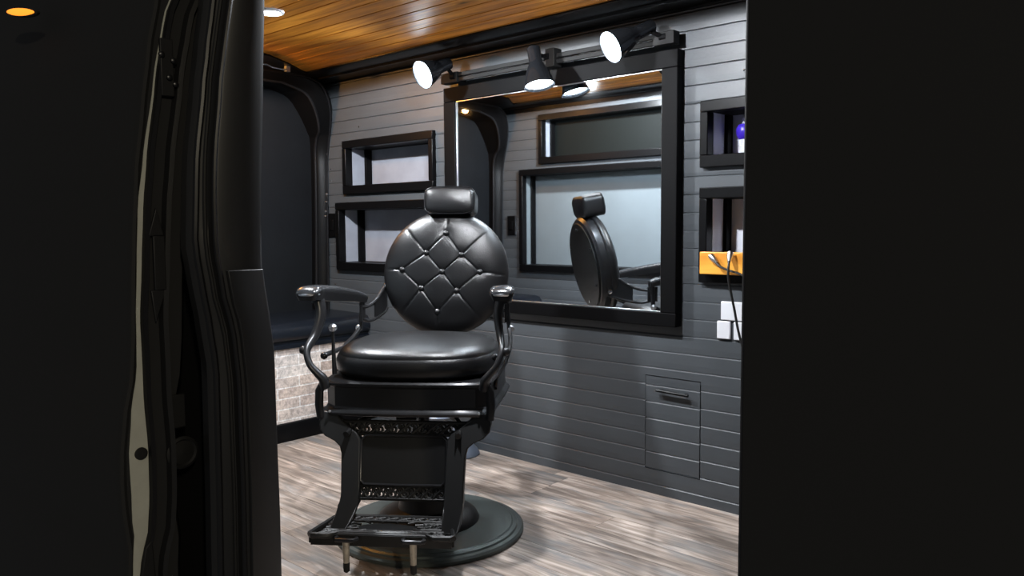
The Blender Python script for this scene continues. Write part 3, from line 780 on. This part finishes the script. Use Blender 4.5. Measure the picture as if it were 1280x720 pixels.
def band(mb, x0, x1, z0, z1, fn, rad, nb, seed):
    h = (z1 - z0); zc = (z0 + z1) / 2; w = (x1 - x0) / nb
    for i in range(nb):
        c = x0 + w * (i + .5); d = 1 if i < nb / 2 else -1
        for p in (spiral(c - w * .22, zc + h * .12, h * .34, 0 if d > 0 else PI, 1.25, d), spiral(c + w * .22, zc - h * .10, h * .32, PI if d > 0 else 0, 1.2, d)):
            mb.tube([fn(a, b) for a, b in p], [rad * (1.1 - .4 * k / len(p)) for k in range(len(p))], 6)
        mb.tube([fn(c - w * .5, zc - h * .5), fn(c - w * .1, zc - h * .05), fn(c + w * .5, zc + h * .5)], rad * 1.2, 6)
        mb.tube([fn(c - w * .5, z1), fn(c - w * .2, zc), fn(c, z0)], rad, 6)
    mb.tube([fn(x0, z0), fn((x0 + x1) / 2, z0), fn(x1, z0)], rad * 1.3, 6); mb.tube([fn(x0, z1), fn((x0 + x1) / 2, z1), fn(x1, z1)], rad * 1.3, 6)
fnb = lambda a, b: Vector((a, yl(b) + .014, b))
mb = MB(); band(mb, -.185, .185, .394, .428, fnb, .0042, 9, 1); mb.build('scroll_band', M['iron_dark'], CH)
mb = MB(); band(mb, -.124, .124, .214, .250, fnb, .0042, 7, 2); mb.build('scroll_band', M['iron_dark'], CH)
# support bar under the seat carrying the frame
mb = MB(); mb.box(-.03, .03, -.24, .06, .430, .447); mb.build('seat_bracket', M['iron_dark'], CH)
# foot plate
zt = .166
def g(x, y, z=zt): return Vector((x * (1.0 if y < -.42 else .96) - .026, y, z))
rim = [(-.192, -.458), (-.200, -.450), (-.178, -.330), (-.165, -.315), (.165, -.315), (.178, -.330), (.200, -.450), (.192, -.458), (.150, -.460), (.135, -.450), (.118, -.438), (-.118, -.438), (-.135, -.450), (-.150, -.460)]
mb = MB(); mb.tube([g(x, y, zt - .006) for x, y in rim], .0095, 8, closed=True, flat=.8)
fl = mb.build('foot_plate', M['iron_dark'], CH)
mb = MB(); mb.prism([(-.196, -.456), (-.196, -.448), (.196, -.448), (.196, -.456)], lambda a, b: g(a, b, zt - .034), lambda a, b: g(a, b, zt - .004))
mb.prism([(.202, -.452), (.194, -.452), (.170, -.325), (.178, -.325)], lambda a, b: g(a, b, zt - .030), lambda a, b: g(a, b, zt - .004))
mb.prism([(-.202, -.452), (-.194, -.452), (-.170, -.325), (-.178, -.325)], lambda a, b: g(a, b, zt - .030), lambda a, b: g(a, b, zt - .004))
mb.build('plate_skirt', M['iron_dark'], fl)
mb = MB(); hN = 40
mb.prism([(.095 * math.cos(2 * PI * k / hN), -.385 + .034 * math.sin(2 * PI * k / hN)) for k in range(hN)], lambda a, b: g(a, b, zt - .014), lambda a, b: g(a, b, zt - .009))
for row, (y0, y1) in enumerate(((-.345, -.318), (-.446, -.420))):
    band(mb, -.175, .175, y0, y1, lambda a, b: g(a, b, zt - .005), .0038, 9, 4)
for s in (-1, 1):
    band(mb, s * .14 - .035, s * .14 + .035, -.405, -.362, lambda a, b: g(a, b, zt - .005), .0040, 2, 4)
for k in range(14):
    a = 2 * PI * k / 14
    mb.tube([g(.09 * math.cos(a), -.385 + .032 * math.sin(a), zt - .005), g(.122 * math.cos(a), -.385 + .050 * math.sin(a), zt - .005)], .0035, 6)
mb.build('plate_scrollwork', M['iron_dark'], fl, sharp=50)
for s in (-1, 1):
    xc = s * .093
    mb = MB(); mb.tube([g(xc + a, b, zt - .012) for a, b in ((-.030, -.462), (-.026, -.472), (.022, -.474), (.030, -.466), (.024, -.446), (.006, -.428), (-.010, -.430), (-.024, -.446))], .0065, 8, closed=True)
    mb.build('foot_bracket', M['iron'], CH)
    mb = MB(); c = g(xc, -.466, 0)
    mb.tube([c + Vector((0, 0, zt - .014)), c + Vector((0, 0, .088))], [.0105, .0085], 12)
    pg = mb.build('foot_peg', M['feet'], CH)
    mb = MB(); mb.lathe([(.0088, .090), (.0095, .086), (.0085, .066), (.004, .062)], 14, c); mb.build('rubber_tip', M['rubber'], pg)
# curved struts joining leg frame and pump
mb = MB()
for s in (-1, 1):
    mb.tube(spline([(s * .165, -.30, .40), (s * .15, -.20, .415), (s * .09, -.10, .425), (0, 0, .436)], 6), .009, 8)
mb.build('frame_strut', M['iron_dark'], CH)

# ------------------------------------------------------------------ van body round the opening
sealA = [(.846, 1.468), (.83, 1.369), (.818, 1.291), (.798, 1.139), (.794, 1.074), (.788, .965), (.798, .894), (.813, .798), (.824, .707), (.822, .466), (.818, .258)]
sealB = [(.868, 1.469), (.853, 1.385), (.839, 1.303), (.821, 1.139), (.817, 1.074), (.816, .965), (.83, .865), (.85, .782), (.859, .67), (.86, .438), (.857, .251)]
edge = [(.949, 1.483), (.94, 1.314), (.927, 1.077), (.92, .93), (.922, .90), (.935, .80), (.943, .729), (.943, .551), (.945, .369), (.944, .224)]
ZS = [-.30 + i * .035 for i in range(60)]
rings = []
for z in ZS:
    a, b, e = interp(sealA, z), interp(sealB, z), interp(edge, z)
    rings.append([(-1.640, a - .004, z), (-1.600, a - .012, z), (-1.585, a, z), (-1.580, (a * .6 + b * .4), z), (-1.572, b - .004, z), (-1.560, b, z), (-1.553, b + .010, z), (-1.551, e - .012, z), (-1.553, e - .003, z), (-1.560, e, z), (-1.85, YF - .02, z), (-1.86, YF + .003, z), (-1.875, YF + .003, z), (-1.9, YF - .13, z), (-3.8, YF - .13, z), (-3.8, a + .07, z), (-1.66, a + .07, z)])
mb = MB(); mb.loft(rings); struct(mb.build('wall_outer_left', M['van'], sharp=35))
def contour(tab, X, r, m, n, dy=0, z0=-.28, z1=1.75):
    mb = MB(); k = 50; mb.tube([(X, interp(tab, z0 + (z1 - z0) * i / k) + dy, z0 + (z1 - z0) * i / k) for i in range(k + 1)], r, 8)
    return struct(mb.build('trim_%d' % n, m))
contour(sealA, -1.583, .007, M['seal'], 8)
contour(sealB, -1.556, .0055, M['seal'], 9, .002)
contour(sealB, -1.566, .004, M['rubber'], 10, -.014)
# lower jamb cover with its ledge
zs = [-.28 + i * (.912 + .28) / 34 for i in range(35)]
mb = MB(); mb.loft([[(-1.552, interp(sealB, z) + .012, z), (-1.545, interp(sealB, z) + .015, z), (-1.545, interp(edge, z) - .006, z), (-1.548, interp(edge, z) - .001, z), (-1.556, interp(edge, z), z)] for z in zs])
struct(mb.build('trim_11', M['van'], sharp=50, bevel=.001))
# right hand body side
mb = MB(); mb.box(-.391, 1.9, .80, .86, -.30, 2.1); mb.box(-.391, -.34, .86, YF + .01, -.30, 2.1)
struct(mb.build('wall_outer_right', M['skin'], bevel=.006))
mb = MB(); mb.box(-1.56, -.391, .84, .95, -.30, -.004); struct(mb.build('trim_12', M['van']))

# ------------------------------------------------------------------ open sliding door at the left
SD = thing('sliding_door', 'open black van sliding door seen edge on at left', 'door', (-1.70, .72, 0))
dout = [(.79, 1.479), (.769, 1.377), (.75, 1.243), (.733, 1.12), (.722, .977), (.716, .87), (.712, .776), (.705, .69), (.688, .61), (.678, .527), (.676, .46), (.678, .407), (.687, .318), (.682, .25)]
din = [(.815, 1.484), (.800, 1.448), (.774, 1.312), (.749, 1.144), (.738, 1.044), (.730, .926), (.7215, .809), (.7225, .72), (.722, .638), (.727, .534), (.7255, .43), (.718, .34), (.706, .310), (.698, .27)]
zs = [-.25 + i * .03 for i in range(66)]
# narrow the khaki strip towards the top as in life the seal covers it
def strip_in(z):
    o_, i_ = interp(dout, z), interp(din, z)
    return i_
L = lambda p: (p[0] + 1.70, p[1] - .72, p[2])
def khaki(z):
    a = interp([(.012, -.3), (.014, .27), (.036, .40), (.040, .527), (.028, .61), (.012, .70), (.008, .80), (.010, .93), (.011, 1.05), (.007, 1.15), (.0035, 1.3), (.003, 1.48)], z)
    return a
rings = []
for z in zs:
    o_ = interp(dout, z); i_ = interp(din, z)
    y0 = i_ - khaki(z)
    rings.append([L(p) for p in [(-3.2, o_ - .014, z), (-1.715, o_ - .014, z), (-1.703, o_ - .010, z), (-1.700, o_ - .004, z), (-1.706, min(o_ + .004, y0 - .001), z), (-1.708, o_ + .10, z), (-1.73, o_ + .115, z), (-3.2, o_ + .115, z)]])
mb = MB(); mb.loft(rings); mb.build('door_shell', M['skin'], SD, sharp=35)
mb = MB(); mb.loft([[L((-1.7045, interp(din, z) - khaki(z), z)), L((-1.7045, interp(din, z), z)), L((-1.708, interp(din, z), z)), L((-1.708, interp(din, z) - khaki(z), z))] for z in zs if -.2 < z < 1.66])
mb.build('edge_strip', M['primer'], SD)
mb = MB(); mb.loft([[L((-1.705, interp(din, z) + a, z)), L((-1.695, interp(din, z) + a + .003, z)), L((-1.694, interp(din, z) + a + .012, z)), L((-1.705, interp(din, z) + a + .016, z))] for a in (.0,) for z in zs if -.2 < z < 1.68])
mb.build('door_seal', M['seal'], SD)
# folded inner panel with openings
mb = MB(); zz = [z for z in zs if -.2 < z < 1.66]
mb.loft([[L((-1.707, interp(din, z) + .040, z)), L((-1.692, interp(din, z) + .044, z)), L((-1.690, interp(din, z) + .054, z)), L((-1.706, interp(din, z) + .060, z))] for z in zz])
mb.build('door_fold', M['van'], SD)
# latch hardware
mb = MB(); mb.box(.000, .008, .062, .090, 1.28, 1.40)
lt = mb.build('latch_plate', M['van_matt'], SD, bevel=.002)
for (y, z) in ((.783, 1.365), (.808, 1.355), (.811, 1.306), (.798, 1.319)):
    mb = MB(); mb.lathe([(.006, 0), (.006, .006), (.003, .008), (0, .008)], 12, L((-1.692, y, z)), (1, 0, 0)); mb.build('bolt', M['iron'], lt)
mb = MB(); mb.box(.001, .010, .030, .055, .87, .985); mb.prism([(.022, .985), (.055, .985), (.040, 1.045)], lambda a, b: (.001, a, b), lambda a, b: (.008, a, b)); mb.prism([(.022, .87), (.055, .87), (.030, .80)], lambda a, b: (.001, a, b), lambda a, b: (.008, a, b))
mb.build('door_bracket', M['van_matt'], SD, bevel=.002)
mb = MB(); mb.box(.000, .006, .050, .088, .565, .640); mb.build('wiring_box', M['rubber'], SD, bevel=.003)
mb = MB(); mb.lathe([(.036, 0), (.036, .005), (.030, .008), (.026, .004), (.012, .006), (0, .007)], 32, L((-1.704, .80, .508)), (1, 0, 0)); mb.build('grommet', M['rubber'], SD)
mb = MB(); mb.lathe([(.0135, 0), (.0135, .003), (.009, .004), (0, .003)], 28, L((-1.7045, .7115, .524)), (1, 0, 0)); mb.build('strip_plug', M['rubber'], SD)
mb = MB(); mb.prism([(-.030, .22), (-.012, .32), (.004, .338), (.010, .22)], lambda a, b: (-.004, a, b), lambda a, b: (.006, a, b)); mb.build('lower_catch', M['rubber'], SD, bevel=.003)

# reflection of an amber lamp in the door skin, built as a glowing oval
t = thing('amber_reflection', 'small oval amber lamp reflection made as a glowing shape on the dark van side at upper left', 'lamp', (-2.345, .735, 1.558))
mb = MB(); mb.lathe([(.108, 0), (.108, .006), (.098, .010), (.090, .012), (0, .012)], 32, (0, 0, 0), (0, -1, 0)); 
mb.v = [(x, y, z * .115 - .178 * x) for x, y, z in mb.v]; mb.build('reflection_rim', M['rubber'], t)
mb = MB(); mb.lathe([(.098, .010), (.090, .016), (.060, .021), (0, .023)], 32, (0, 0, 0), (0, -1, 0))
mb.v = [(x, y, z * .10 - .178 * x) for x, y, z in mb.v]; mb.build('reflection_glow', M['amber'], t)

# ------------------------------------------------------------------ light levels
l1.energy = 48; l2.energy = 36; l3.energy = 44
dA.energy = 150; dB.energy = 3; dC.energy = 130; dS.energy = 800; dE.energy = 13
w = bpy.data.worlds.new('world'); SC.world = w; w.use_nodes = True
w.node_tree.nodes['Background'].inputs['Color'].default_value = (.95, .97, 1.0, 1)
w.node_tree.nodes['Background'].inputs['Strength'].default_value = .12
SC.view_settings.view_transform = 'Standard'; SC.view_settings.look = 'None'
SC.view_settings.exposure = 0; SC.view_settings.gamma = 1; SC.view_settings.use_curve_mapping = False
